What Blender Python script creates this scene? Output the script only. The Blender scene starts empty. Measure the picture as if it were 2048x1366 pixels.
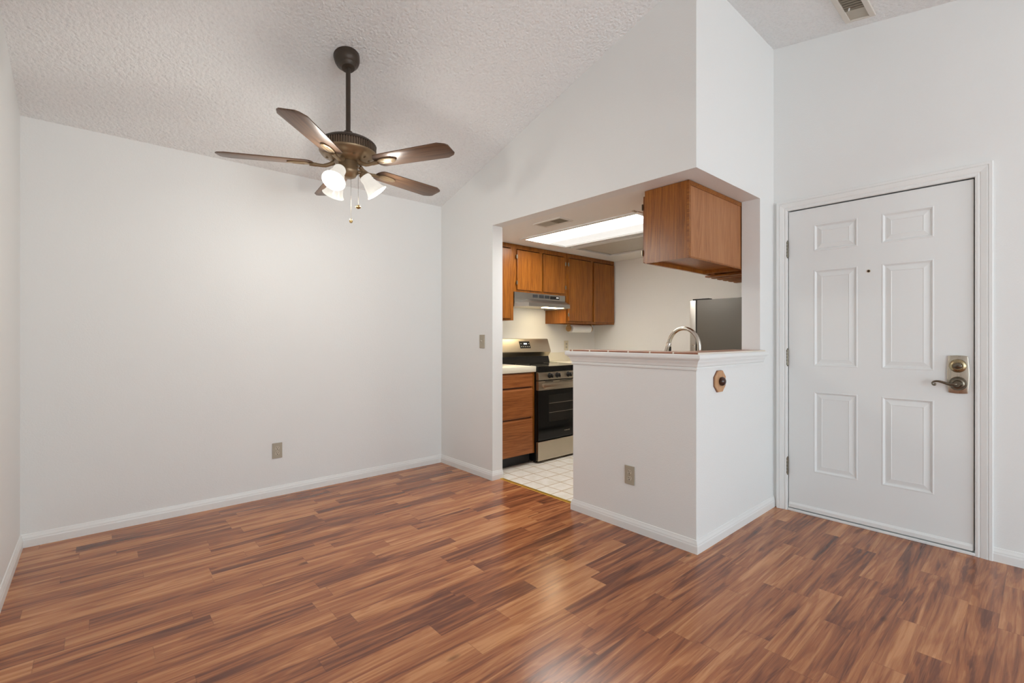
import bpy, bmesh, math, random
from mathutils import Vector, Matrix
random.seed(7)
C = bpy.context.scene.collection
R = math.radians
# ------------------------------------------------------------------ room dimensions (metres)
XL, XB, XD, XK = -0.326, 2.483, 3.600, 4.800      # west wall, kitchen partition, entry-door wall, kitchen far wall
YA, YC, YR = 3.842, 1.276, -5.20                  # back wall, front face of bar return, rear wall
ZA, ZR, HS = 2.4507, 3.236, 2.134                 # ceiling at back wall, ridge, kitchen ceiling
S1 = (ZR - ZA) / (YA - YC); S2 = 0.169            # slopes of the two ceiling planes
PT = 0.11                                          # partition thickness
YJ, YH = 3.062, 2.172                              # doorway jamb, end of the half wall
XJ = 3.36                                          # pass-through jamb
YF0 = -3.30                                        # the living area ceiling runs flat beyond here
def ceil_z(y): return ZA + S1 * (YA - y) if y >= YC else ZR - S2 * (YC - max(y, YF0))

# ------------------------------------------------------------------ camera
cd = bpy.data.cameras.new('camera'); cam = bpy.data.objects.new('camera', cd); C.objects.link(cam)
cd.sensor_fit = 'HORIZONTAL'; cd.sensor_width = 36.0; cd.lens = 941.25 / 2048 * 36.0
cd.shift_y = -6.81 / 2048; cd.clip_start = 0.02
cam.location = (0, 0, 1.19); cam.rotation_euler = (R(90), 0, -R(41.4194))
bpy.context.scene.camera = cam

# ------------------------------------------------------------------ world, daylight, exposure
sc = bpy.context.scene
sc.view_settings.view_transform = 'Standard'; sc.view_settings.look = 'None'
sc.view_settings.gamma = 1.0; sc.view_settings.use_curve_mapping = False
sc.view_settings.exposure = 0.14
sc.cycles.max_bounces = 14; sc.cycles.diffuse_bounces = 10
sc.cycles.use_denoising = True
W = bpy.data.worlds.new('daylight'); sc.world = W; W.use_nodes = True
bg = W.node_tree.nodes['Background']
_n = W.node_tree.nodes; _l = W.node_tree.links
_tc = _n.new('ShaderNodeTexCoord'); _sp = _n.new('ShaderNodeSeparateXYZ'); _l.new(_tc.outputs['Generated'], _sp.inputs[0])
_rm = _n.new('ShaderNodeValToRGB'); _l.new(_sp.outputs[2], _rm.inputs[0])       # brighter lower half added to lift the ceiling, soft sky above
_mr = _n.new('ShaderNodeMapRange'); _mr.inputs[1].default_value = -1; _mr.inputs[2].default_value = 1; _l.new(_sp.outputs[2], _mr.inputs[0]); _l.new(_mr.outputs[0], _rm.inputs[0])
_e = _rm.color_ramp.elements; _e[0].position = .47; _e[0].color = (0.99, 1.09, 1.16, 1); _e[1].position = .53; _e[1].color = (0.74, 0.875, 0.965, 1)
_l.new(_rm.outputs[0], bg.inputs[0]); bg.inputs[1].default_value = 5.9
def area(name, loc, rot, sx, sy, power, col=(1, 1, 1), portal=False, spread=180):
    l = bpy.data.lights.new(name, 'AREA'); l.shape = 'RECTANGLE'; l.size = sx; l.size_y = sy
    l.energy = power; l.color = col; l.spread = R(spread)
    if portal: l.cycles.is_portal = True
    o = bpy.data.objects.new(name, l); C.objects.link(o); o.location = loc; o.rotation_euler = rot
    return o
def point(name, loc, power, r, col):
    l = bpy.data.lights.new(name, 'POINT'); l.energy = power; l.shadow_soft_size = r; l.color = col
    o = bpy.data.objects.new(name, l); C.objects.link(o); o.location = loc
    return o
# daylight through the rear window and an added side window, behind the camera
area('rear_window_sky', (1.75, YR - 0.02, 1.16), (R(90), 0, 0), 2.3, 2.2, 1, portal=True)
area('added_side_window_sky', (XL - 0.02, -3.50, 1.33), (R(90), 0, -R(90)), 2.8, 2.5, 1, portal=True)

# ------------------------------------------------------------------ materials
def newmat(name):
    m = bpy.data.materials.new(name); m.use_nodes = True
    nt = m.node_tree; b = nt.nodes['Principled BSDF']
    return m, nt, b
def N(nt, t, **kw):
    n = nt.nodes.new(t)
    for k, v in kw.items():
        if k.startswith('i_'): n.inputs[k[2:].replace('_', ' ')].default_value = v
        else: setattr(n, k, v)
    return n
def MATH(nt, op, a, b=None, c=None):
    n = nt.nodes.new('ShaderNodeMath'); n.operation = op
    for i, v in enumerate((a, b, c)):
        if v is None: continue
        if isinstance(v, (int, float)): n.inputs[i].default_value = v
        else: nt.links.new(v, n.inputs[i])
    return n.outputs[0]
def RAMP(nt, fac, stops, interp='LINEAR'):
    n = nt.nodes.new('ShaderNodeValToRGB'); n.color_ramp.interpolation = interp
    e = n.color_ramp.elements
    while len(e) < len(stops): e.new(0.5)
    for x, (p, c) in zip(e, stops): x.position = p; x.color = (*c, 1)
    nt.links.new(fac, n.inputs[0]); return n.outputs[0]
def MIX(nt, f, a, b, mode='MIX'):
    n = nt.nodes.new('ShaderNodeMix'); n.data_type = 'RGBA'; n.blend_type = mode
    if isinstance(f, (int, float)): n.inputs[0].default_value = f
    else: nt.links.new(f, n.inputs[0])
    for i, v in ((6, a), (7, b)):
        if isinstance(v, tuple): n.inputs[i].default_value = (*v, 1)
        else: nt.links.new(v, n.inputs[i])
    return n.outputs[2]
def BUMP(nt, b, h, strength, dist):
    n = nt.nodes.new('ShaderNodeBump'); n.inputs['Strength'].default_value = strength
    n.inputs['Distance'].default_value = dist
    nt.links.new(h, n.inputs['Height']); nt.links.new(n.outputs[0], b.inputs['Normal'])
def simple(name, col, rough=0.5, metal=0.0, bump=None, spec=0.5, emit=None, coat=0.0):
    m, nt, b = newmat(name)
    b.inputs['Base Color'].default_value = (*col, 1); b.inputs['Roughness'].default_value = rough
    b.inputs['Metallic'].default_value = metal; b.inputs['Specular IOR Level'].default_value = spec
    b.inputs['Coat Weight'].default_value = coat
    if emit: b.inputs['Emission Color'].default_value = (*emit[0], 1); b.inputs['Emission Strength'].default_value = emit[1]
    tc = N(nt, 'ShaderNodeTexCoord')
    no = N(nt, 'ShaderNodeTexNoise', i_Scale=(bump[0] if bump else 60.0), i_Detail=3.0)
    nt.links.new(tc.outputs['Object'], no.inputs['Vector'])
    if bump: BUMP(nt, b, no.outputs[0], bump[1], bump[2])
    else:   # faint unevenness of the gloss
        r = MATH(nt, 'MULTIPLY_ADD', no.outputs[0], 0.08, rough - 0.04); nt.links.new(r, b.inputs['Roughness'])
    return m

def wall_paint(name, col, rough=0.6, s=130.0, st=0.16):
    m, nt, b = newmat(name)
    b.inputs['Base Color'].default_value = (*col, 1); b.inputs['Roughness'].default_value = rough
    b.inputs['Specular IOR Level'].default_value = 0.3
    g = N(nt, 'ShaderNodeNewGeometry')
    n1 = N(nt, 'ShaderNodeTexNoise', i_Scale=s, i_Detail=3.0); nt.links.new(g.outputs['Position'], n1.inputs['Vector'])
    BUMP(nt, b, n1.outputs[0], st, 0.004)
    return m
def popcorn():
    m, nt, b = newmat('popcorn_ceiling')
    b.inputs['Roughness'].default_value = 0.9; b.inputs['Specular IOR Level'].default_value = 0.1
    g = N(nt, 'ShaderNodeNewGeometry')
    n1 = N(nt, 'ShaderNodeTexNoise', i_Scale=60.0, i_Detail=4.0, i_Roughness=0.7); nt.links.new(g.outputs['Position'], n1.inputs['Vector'])
    v = N(nt, 'ShaderNodeTexVoronoi', i_Scale=55.0); nt.links.new(g.outputs['Position'], v.inputs['Vector'])
    h = MATH(nt, 'SUBTRACT', n1.outputs[0], MATH(nt, 'MULTIPLY', v.outputs['Distance'], 0.5))
    BUMP(nt, b, h, 0.75, 0.016)
    col = RAMP(nt, n1.outputs[0], [(0.30, (0.83, 0.85, 0.85)), (0.50, (0.90, 0.92, 0.92))])
    nt.links.new(col, b.inputs['Base Color'])
    return m

def plank_floor():
    m, nt, b = newmat('laminate_planks')
    g = N(nt, 'ShaderNodeNewGeometry'); sep = N(nt, 'ShaderNodeSeparateXYZ'); nt.links.new(g.outputs['Position'], sep.inputs[0])
    X, Y = sep.outputs[0], sep.outputs[1]
    w = 0.0978
    yr = MATH(nt, 'DIVIDE', MATH(nt, 'SUBTRACT', Y, 0.325), w)
    row = MATH(nt, 'FLOOR', yr); fy = MATH(nt, 'SUBTRACT', yr, row)
    vo = N(nt, 'ShaderNodeTexVoronoi', voronoi_dimensions='1D', feature='F1', i_Scale=1.0, i_Randomness=0.85)
    wv = MATH(nt, 'MULTIPLY_ADD', X, 1.5, MATH(nt, 'MULTIPLY', row, 37.73)); nt.links.new(wv, vo.inputs['W'])
    ve = N(nt, 'ShaderNodeTexVoronoi', voronoi_dimensions='1D', feature='DISTANCE_TO_EDGE', i_Scale=1.0, i_Randomness=0.85)
    nt.links.new(wv, ve.inputs['W'])
    cs = N(nt, 'ShaderNodeSeparateColor'); nt.links.new(vo.outputs['Color'], cs.inputs[0])
    r1, r2, r3 = cs.outputs[0], cs.outputs[1], cs.outputs[2]
    # every strip gets its own patch of figure
    cx = MATH(nt, 'MULTIPLY_ADD', r1, 91.0, X); cy = MATH(nt, 'MULTIPLY_ADD', r2, 57.0, Y)
    def vec(sx, sy, z=None):
        c = N(nt, 'ShaderNodeCombineXYZ'); nt.links.new(MATH(nt, 'MULTIPLY', cx, sx), c.inputs[0])
        nt.links.new(MATH(nt, 'MULTIPLY', cy, sy), c.inputs[1]); nt.links.new(MATH(nt, 'MULTIPLY', r3, 40.0), c.inputs[2]); return c.outputs[0]
    big = N(nt, 'ShaderNodeTexNoise', i_Scale=1.0, i_Detail=3.0, i_Roughness=0.55, i_Distortion=1.5); nt.links.new(vec(1.25, 13.0), big.inputs['Vector'])
    mid = N(nt, 'ShaderNodeTexNoise', i_Scale=1.0, i_Detail=4.0, i_Roughness=0.6, i_Distortion=0.5); nt.links.new(vec(2.2, 55.0), mid.inputs['Vector'])
    fine = N(nt, 'ShaderNodeTexNoise', i_Scale=1.0, i_Detail=2.0, i_Roughness=0.6); nt.links.new(vec(9.0, 420.0), fine.inputs['Vector'])
    # broad grain bands following the big noise (cathedral figure)
    ring = MATH(nt, 'SINE', MATH(nt, 'MULTIPLY', big.outputs[0], 46.0))
    f = MATH(nt, 'MULTIPLY_ADD', big.outputs[0], 0.95, MATH(nt, 'MULTIPLY', mid.outputs[0], 0.62))
    f = MATH(nt, 'ADD', f, MATH(nt, 'MULTIPLY', MATH(nt, 'SUBTRACT', r3, 0.5), 0.26))
    f = MATH(nt, 'ADD', f, MATH(nt, 'MULTIPLY', ring, 0.028))
    f = MATH(nt, 'ADD', f, MATH(nt, 'MULTIPLY', MATH(nt, 'SUBTRACT', fine.outputs[0], 0.5), 0.16))
    f = MATH(nt, 'SUBTRACT', f, 0.25)
    col = RAMP(nt, f, [(0.18, (0.105, 0.036, 0.021)), (0.36, (0.190, 0.064, 0.032)), (0.50, (0.330, 0.116, 0.048)), (0.63, (0.450, 0.182, 0.075)), (0.82, (0.60, 0.285, 0.125))])
    # knots
    kv = N(nt, 'ShaderNodeTexVoronoi', i_Scale=1.0, feature='F1'); nt.links.new(vec(1.7, 4.2), kv.inputs['Vector'])
    kn = RAMP(nt, kv.outputs['Distance'], [(0.0, (0.25, 0.25, 0.25)), (0.028, (0.45, 0.45, 0.45)), (0.07, (1, 1, 1))])
    col = MIX(nt, 1.0, col, kn, 'MULTIPLY')
    # seams: hairline dark joints
    e1 = MATH(nt, 'MINIMUM', fy, MATH(nt, 'SUBTRACT', 1.0, fy))
    sy = MATH(nt, 'LESS_THAN', e1, 0.009); sx = MATH(nt, 'LESS_THAN', ve.outputs['Distance'], 0.0022)
    seam = MATH(nt, 'MULTIPLY', MATH(nt, 'MAXIMUM', sy, sx), 0.30)
    col = MIX(nt, seam, col, (0.10, 0.035, 0.02))
    nt.links.new(col, b.inputs['Base Color'])
    rr = MATH(nt, 'MULTIPLY_ADD', mid.outputs[0], 0.10, 0.17); nt.links.new(rr, b.inputs['Roughness'])
    b.inputs['Specular IOR Level'].default_value = 0.42
    BUMP(nt, b, MATH(nt, 'SUBTRACT', MATH(nt, 'MULTIPLY', fine.outputs[0], 0.4), seam), 0.06, 0.002)
    return m

def vinyl_tiles():
    m, nt, b = newmat('vinyl_tile_sheet')
    g = N(nt, 'ShaderNodeNewGeometry'); sep = N(nt, 'ShaderNodeSeparateXYZ'); nt.links.new(g.outputs['Position'], sep.inputs[0])
    def frac(v, off): return MATH(nt, 'FRACT', MATH(nt, 'DIVIDE', MATH(nt, 'SUBTRACT', v, off), 0.160))
    fx, fy = frac(sep.outputs[0], 2.874 - 1.6), frac(sep.outputs[1], 2.652 - 1.6)
    def edge(f): return MATH(nt, 'MINIMUM', f, MATH(nt, 'SUBTRACT', 1.0, f))
    e = MATH(nt, 'MINIMUM', edge(fx), edge(fy))
    n1 = N(nt, 'ShaderNodeTexNoise', i_Scale=14.0, i_Detail=4.0); nt.links.new(g.outputs['Position'], n1.inputs['Vector'])
    tile = RAMP(nt, n1.outputs[0], [(0.3, (0.78, 0.745, 0.66)), (0.65, (0.89, 0.87, 0.82))])
    k = RAMP(nt, e, [(0.012, (1, 1, 1)), (0.035, (0, 0, 0))])
    col = MIX(nt, k, tile, (0.48, 0.33, 0.18)); nt.links.new(col, b.inputs['Base Color'])
    b.inputs['Roughness'].default_value = 0.38
    return m

def oak(name, grain='Z', c0=(0.115, 0.032, 0.005), c1=(0.245, 0.080, 0.011), c2=(0.36, 0.138, 0.022), rough=0.30, off=0.0):
    m, nt, b = newmat(name)
    g = N(nt, 'ShaderNodeNewGeometry'); mp = N(nt, 'ShaderNodeMapping')
    sc_ = {'Z': (26, 26, 1.6), 'X': (1.6, 26, 26), 'Y': (26, 1.6, 26)}[grain]
    mp.inputs['Scale'].default_value = sc_; mp.inputs['Location'].default_value = (off, off * 1.7, off * 0.6)
    nt.links.new(g.outputs['Position'], mp.inputs['Vector'])
    a = N(nt, 'ShaderNodeTexNoise', i_Scale=0.42, i_Detail=2.0, i_Distortion=0.5); nt.links.new(mp.outputs[0], a.inputs['Vector'])
    f1 = N(nt, 'ShaderNodeTexNoise', i_Scale=4.5, i_Detail=4.0, i_Roughness=0.65); nt.links.new(mp.outputs[0], f1.inputs['Vector'])
    rings = MATH(nt, 'SINE', MATH(nt, 'MULTIPLY', a.outputs[0], 60.0))
    f = MATH(nt, 'MULTIPLY_ADD', rings, 0.055, MATH(nt, 'MULTIPLY_ADD', f1.outputs[0], 0.50, MATH(nt, 'MULTIPLY_ADD', a.outputs[0], 0.3, 0.10)))
    col = RAMP(nt, f, [(0.28, c0), (0.5, c1), (0.72, c2)]); nt.links.new(col, b.inputs['Base Color'])
    b.inputs['Roughness'].default_value = rough; b.inputs['Specular IOR Level'].default_value = 0.34
    BUMP(nt, b, f1.outputs[0], 0.08, 0.002)
    return m

def brushed(name, col, rough=0.30, axis='X'):
    m, nt, b = newmat(name)
    b.inputs['Base Color'].default_value = (*col, 1); b.inputs['Metallic'].default_value = 1.0
    tc = N(nt, 'ShaderNodeTexCoord'); mp = N(nt, 'ShaderNodeMapping')
    mp.inputs['Scale'].default_value = {'X': (2, 400, 400), 'Z': (400, 400, 2), 'Y': (400, 2, 400)}[axis]
    nt.links.new(tc.outputs['Object'], mp.inputs['Vector'])
    no = N(nt, 'ShaderNodeTexNoise', i_Scale=1.0, i_Detail=2.0); nt.links.new(mp.outputs[0], no.inputs['Vector'])
    nt.links.new(MATH(nt, 'MULTIPLY_ADD', no.outputs[0], 0.16, rough - 0.08), b.inputs['Roughness'])
    BUMP(nt, b, no.outputs[0], 0.04, 0.001)
    return m

def glowing_glass():
    m, nt, b = newmat('frosted_lamp_glass')
    out = nt.nodes['Material Output']
    b.inputs['Base Color'].default_value = (0.25, 0.24, 0.22, 1); b.inputs['Roughness'].default_value = 0.25
    b.inputs['Emission Color'].default_value = (1.0, 0.94, 0.84, 1); b.inputs['Emission Strength'].default_value = 0.62
    tr = N(nt, 'ShaderNodeBsdfTranslucent'); tr.inputs[0].default_value = (1.0, 0.93, 0.82, 1)
    mx = N(nt, 'ShaderNodeMixShader'); mx.inputs[0].default_value = 0.008
    no = N(nt, 'ShaderNodeTexNoise', i_Scale=30.0); tc = N(nt, 'ShaderNodeTexCoord'); nt.links.new(tc.outputs['Object'], no.inputs['Vector'])
    nt.links.new(MATH(nt, 'MULTIPLY_ADD', no.outputs[0], 0.1, 0.2), b.inputs['Roughness'])
    nt.links.new(b.outputs[0], mx.inputs[1]); nt.links.new(tr.outputs[0], mx.inputs[2]); nt.links.new(mx.outputs[0], out.inputs['Surface'])
    return m

def fluorescent():
    m, nt, b = newmat('lit_light_panel')
    g = N(nt, 'ShaderNodeNewGeometry'); sep = N(nt, 'ShaderNodeSeparateXYZ'); nt.links.new(g.outputs['Position'], sep.inputs[0])
    # the tube runs along the near half of the lamp box behind the prismatic panel
    d = MATH(nt, 'ABSOLUTE', MATH(nt, 'SUBTRACT', sep.outputs[0], 3.20))
    s = RAMP(nt, d, [(0.09, (1, 1, 1)), (0.19, (0.038, 0.038, 0.038))])
    b.inputs['Base Color'].default_value = (0.15, 0.15, 0.15, 1)
    b.inputs['Emission Color'].default_value = (1.0, 0.97, 0.91, 1)
    v = N(nt, 'ShaderNodeRGBToBW'); nt.links.new(s, v.inputs[0])
    nt.links.new(MATH(nt, 'MULTIPLY', v.outputs[0], 21.0), b.inputs['Emission Strength'])
    return m

M = {
 'wall': wall_paint('white_wall_paint', (0.78, 0.795, 0.787)),
 'kwall': wall_paint('kitchen_wall_paint', (0.81, 0.80, 0.77)),
 'ceiling': popcorn(),
 'trim': simple('white_trim_paint', (0.79, 0.805, 0.795), 0.35),
 'door': wall_paint('white_door_paint', (0.77, 0.79, 0.785), 0.38, 40.0, 0.05),
 'floor': plank_floor(), 'vinyl': vinyl_tiles(),
 'oak': oak('oak_vertical', 'Z'), 'oakx': oak('oak_along', 'X', (0.15, 0.045, 0.013), (0.31, 0.105, 0.032), (0.42, 0.16, 0.05)),
 'oaky': oak('oak_across', 'Y'),
 'oakdoor': oak('oak_door_panel', 'Z', off=3.1), 'grooveshade': simple('drawer_groove_shade', (0.10, 0.030, 0.010), 0.5),  # the last one holds the shade of the drawer gaps as colour
 'veneer': oak('pale_oak_veneer', 'Z', (0.24, 0.092, 0.035), (0.36, 0.155, 0.062), (0.44, 0.21, 0.09), 0.45, 7.0),
 'steel': brushed('stainless_steel', (0.56, 0.50, 0.40), 0.34), 'steel2': brushed('brushed_grey_steel', (0.42, 0.40, 0.37), 0.36),
 'nickel': brushed('satin_nickel', (0.55, 0.51, 0.43), 0.30, 'Z'), 'chrome': simple('polished_nickel', (0.60, 0.56, 0.50), 0.18, 1.0),
 'black': simple('black_enamel', (0.010, 0.009, 0.008), 0.35, spec=0.3), 'glassblk': simple('black_oven_glass', (0.006, 0.006, 0.006), 0.08, spec=0.35),
 'ovenwin': simple('oven_window_glass', (0.016, 0.015, 0.013), 0.12, spec=0.35),
 'kick': simple('dark_toe_kick', (0.020, 0.020, 0.022), 0.6), 'dark': simple('dark_gap', (0.012, 0.010, 0.008), 0.9),
 'laminate': simple('cream_laminate', (0.78, 0.73, 0.60), 0.32), 'beige': simple('beige_plastic', (0.40, 0.36, 0.28), 0.4),
 'beige2': simple('light_beige_plastic', (0.50, 0.46, 0.37), 0.35), 'ivory': simple('ivory_plastic', (0.66, 0.60, 0.47), 0.4),
 'bronze': simple('oil_rubbed_bronze', (0.060, 0.044, 0.032), 0.42, 0.35), 'bronze2': simple('antique_bronze', (0.30, 0.215, 0.125), 0.36, 0.55),
 'blade': oak('walnut_blade', 'Z', (0.035, 0.016, 0.010), (0.080, 0.036, 0.022), (0.125, 0.058, 0.034), 0.42),
 'brass': simple('antique_brass', (0.42, 0.29, 0.12), 0.3, 0.9), 'brasspol': simple('polished_brass', (0.60, 0.45, 0.20), 0.22, 1.0),
 'ribbronze': simple('rubbed_bronze_ribs', (0.15, 0.105, 0.070), 0.40, 0.4), 'oldgold': simple('worn_gold_nickel', (0.40, 0.33, 0.20), 0.28, 1.0), 'antique': simple('antique_nickel', (0.20, 0.175, 0.135), 0.30, 1.0),
 'shade': glowing_glass(), 'lit': fluorescent(),
 'bulb': simple('lit_bulb', (1, 0.9, 0.75), 0.4, emit=((1.0, 0.90, 0.74), 2.0)),
 'hoodlamp': simple('lit_hood_lens', (1, 0.92, 0.75), 0.4, emit=((1.0, 0.80, 0.45), 20.0)),
 'unlit': simple('unlit_light_panel', (0.50, 0.47, 0.41), 0.45), 'vent': simple('painted_vent_metal', (0.66, 0.63, 0.57), 0.45),
 'ventdark': simple('dark_vent_louver', (0.23, 0.20, 0.15), 0.7), 'ventmid': simple('vent_damper', (0.45, 0.42, 0.35), 0.6),  # louver base colour is darker than the damper's
 'terracotta': None, 'gold': simple('gold_threshold_strip', (0.62, 0.36, 0.055), 0.30, 0.55),
 'fridge': simple('charcoal_fridge_side', (0.078, 0.067, 0.052), 0.42, 0.15, bump=(350.0, 0.12, 0.002)), 'fridgedoor': brushed('fridge_door_steel', (0.50, 0.48, 0.44), 0.42, 'Z'),
 'paper': simple('paper_towel', (0.86, 0.86, 0.84), 0.9, bump=(120.0, 0.3, 0.003)),
 'plaque': oak('plaque_wood', 'Z', (0.40, 0.20, 0.10), (0.52, 0.29, 0.15), (0.60, 0.37, 0.20), 0.5, 1.3), 'knob': simple('dark_brown_knob', (0.045, 0.018, 0.012), 0.16),
 'bark': simple('dark_plaque_edge', (0.20, 0.085, 0.05), 0.7), 'white': simple('white_marking', (0.8, 0.8, 0.8), 0.5), 'display': simple('display_digits', (0.7, 0.8, 0.9), 0.5, emit=((0.75, 0.85, 1.0), 1.0)),
 'warmwood': oak('golden_wood', 'Y', (0.30, 0.16, 0.05), (0.45, 0.26, 0.09), (0.55, 0.34, 0.13)), 'winframe': simple('window_frame_white', (0.8, 0.8, 0.8), 0.4),
}
def terracotta():
    m, nt, b = newmat('terracotta_tile')
    g = N(nt, 'ShaderNodeNewGeometry'); sep = N(nt, 'ShaderNodeSeparateXYZ'); nt.links.new(g.outputs['Position'], sep.inputs[0])
    def fr(v, o): return MATH(nt, 'FRACT', MATH(nt, 'DIVIDE', MATH(nt, 'SUBTRACT', v, o), 0.1515))
    def ed(f): return MATH(nt, 'MINIMUM', f, MATH(nt, 'SUBTRACT', 1.0, f))
    e = MATH(nt, 'MINIMUM', ed(fr(sep.outputs[0], 2.580 - 1.515)), ed(fr(sep.outputs[1], 1.400 - 1.515)))
    n1 = N(nt, 'ShaderNodeTexNoise', i_Scale=9.0, i_Detail=3.0); nt.links.new(g.outputs['Position'], n1.inputs['Vector'])
    t = RAMP(nt, n1.outputs[0], [(0.3, (0.24, 0.085, 0.045)), (0.7, (0.37, 0.155, 0.085))])
    k = MATH(nt, 'LESS_THAN', e, 0.034)
    nt.links.new(MIX(nt, k, t, (0.70, 0.64, 0.55)), b.inputs['Base Color']); b.inputs['Roughness'].default_value = 0.35
    return m
M['terracotta'] = terracotta()

# ------------------------------------------------------------------ mesh helpers
ORG = {}                                            # world origin of every object made
class MB:
    def __init__(s): s.bm = bmesh.new(); s.X = None
    def _v(s, p):
        p = Vector(p)
        return s.bm.verts.new(s.X @ p if s.X is not None else p)
    def face(s, pts):
        return s.bm.faces.new([s._v(p) for p in pts])
    def box(s, x0, x1, y0, y1, z0, z1, bev=0.0, seg=2):
        b = bmesh.new(); r = bmesh.ops.create_cube(b, size=1.0)
        bmesh.ops.scale(b, vec=(x1 - x0, y1 - y0, z1 - z0), verts=b.verts)
        bmesh.ops.translate(b, vec=((x0 + x1) / 2, (y0 + y1) / 2, (z0 + z1) / 2), verts=b.verts)
        if bev > 0: bmesh.ops.bevel(b, geom=list(b.edges), offset=bev, segments=seg, affect='EDGES', profile=0.5)
        s.merge(b); return s
    def merge(s, b):
        if s.X is not None: b.transform(s.X)
        me = bpy.data.meshes.new('tmp'); b.to_mesh(me); b.free(); s.bm.from_mesh(me); bpy.data.meshes.remove(me)
    def prism(s, pts, axis, a, c, bev=0.0):
        """pts: outline in the two other axes (in x,y,z order), swept from a to c along axis"""
        def P(u, v, t): return {'X': (t, u, v), 'Y': (u, t, v), 'Z': (u, v, t)}[axis]
        b = bmesh.new()
        v0 = [b.verts.new(P(u, v, a)) for u, v in pts]; v1 = [b.verts.new(P(u, v, c)) for u, v in pts]
        b.faces.new(v0); b.faces.new(v1[::-1]); n = len(pts)
        for i in range(n): b.faces.new((v0[i], v1[i], v1[(i + 1) % n], v0[(i + 1) % n]))
        bmesh.ops.recalc_face_normals(b, faces=b.faces)
        if bev > 0: bmesh.ops.bevel(b, geom=list(b.edges), offset=bev, segments=2, affect='EDGES', profile=0.5)
        s.merge(b); return s
    def lathe(s, prof, loc=(0, 0, 0), axis=(0, 0, 1), n=40, cap=True):
        """prof: (radius, distance along axis)"""
        b = bmesh.new(); rings = []
        for r, t in prof:
            rings.append([b.verts.new((r * math.cos(2 * math.pi * i / n), r * math.sin(2 * math.pi * i / n), t)) for i in range(n)])
        for A, B in zip(rings, rings[1:]):
            for i in range(n): b.faces.new((A[i], A[(i + 1) % n], B[(i + 1) % n], B[i]))
        if cap:
            for Rg in (rings[0], rings[-1]):
                try: b.faces.new(Rg)
                except ValueError: pass
        bmesh.ops.recalc_face_normals(b, faces=b.faces)
        q = Vector((0, 0, 1)).rotation_difference(Vector(axis).normalized()).to_matrix().to_4x4()
        b.transform(Matrix.Translation(loc) @ q); s.merge(b); return s
    def cyl(s, p, q, r, n=24, r2=None):
        p, q = Vector(p), Vector(q); d = q - p
        return s.lathe([(r, 0), (r if r2 is None else r2, d.length)], p, d, n)
    def sphere(s, c, r, sx=1, sy=1, sz=1, n=24):
        b = bmesh.new(); bmesh.ops.create_uvsphere(b, u_segments=n, v_segments=n // 2, radius=r)
        bmesh.ops.scale(b, vec=(sx, sy, sz), verts=b.verts); bmesh.ops.translate(b, vec=c, verts=b.verts); s.merge(b); return s
    def tube(s, path, r, n=14, cap=True):
        path = [Vector(p) for p in path]; rs = r if isinstance(r, (list, tuple)) else [r] * len(path)
        b = bmesh.new(); rings = []; up = None
        for i, p in enumerate(path):
            t = (path[min(i + 1, len(path) - 1)] - path[max(i - 1, 0)]).normalized()
            if up is None: up = t.orthogonal().normalized()
            up = (up - t * up.dot(t)).normalized(); w = t.cross(up)
            rings.append([b.verts.new(p + rs[i] * (up * math.cos(2 * math.pi * k / n) + w * math.sin(2 * math.pi * k / n))) for k in range(n)])
        for A, B in zip(rings, rings[1:]):
            for i in range(n): b.faces.new((A[i], A[(i + 1) % n], B[(i + 1) % n], B[i]))
        if cap: b.faces.new(rings[0]); b.faces.new(rings[-1])
        bmesh.ops.recalc_face_normals(b, faces=b.faces); s.merge(b); return s
    def build(s, name, mat, parent=None, smooth=0):
        org = ORG.get(parent.name, Vector()) if parent else Vector()
        s.bm.transform(Matrix.Translation(-org))
        me = bpy.data.meshes.new(name); s.bm.to_mesh(me); s.bm.free()
        o = bpy.data.objects.new(name, me); C.objects.link(o); me.materials.append(M[mat] if isinstance(mat, str) else mat)
        if parent: o.parent = parent
        ORG[o.name] = org
        if smooth:
            me.polygons.foreach_set('use_smooth', [True] * len(me.polygons))
            if smooth < 180:
                b = bmesh.new(); b.from_mesh(me)
                for e in b.edges:
                    if len(e.link_faces) == 2 and e.calc_face_angle(0) > R(smooth): e.smooth = False
                b.to_mesh(me); b.free()
        return o
def thing(name, label, cat, loc, group=None):
    o = bpy.data.objects.new(name, None); C.objects.link(o); o.location = loc; o.empty_display_size = 0.05
    o['label'] = label; o['category'] = cat
    if group: o['group'] = group
    ORG[o.name] = Vector(loc); return o
def struct(o, label, cat):
    o['kind'] = 'structure'; o['label'] = label; o['category'] = cat; return o
def plain(name, mat, parent, *boxes, bev=0.0, smooth=0):
    m = MB()
    for b in boxes: m.box(*b, bev=bev)
    return m.build(name, mat, parent, smooth)
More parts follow.
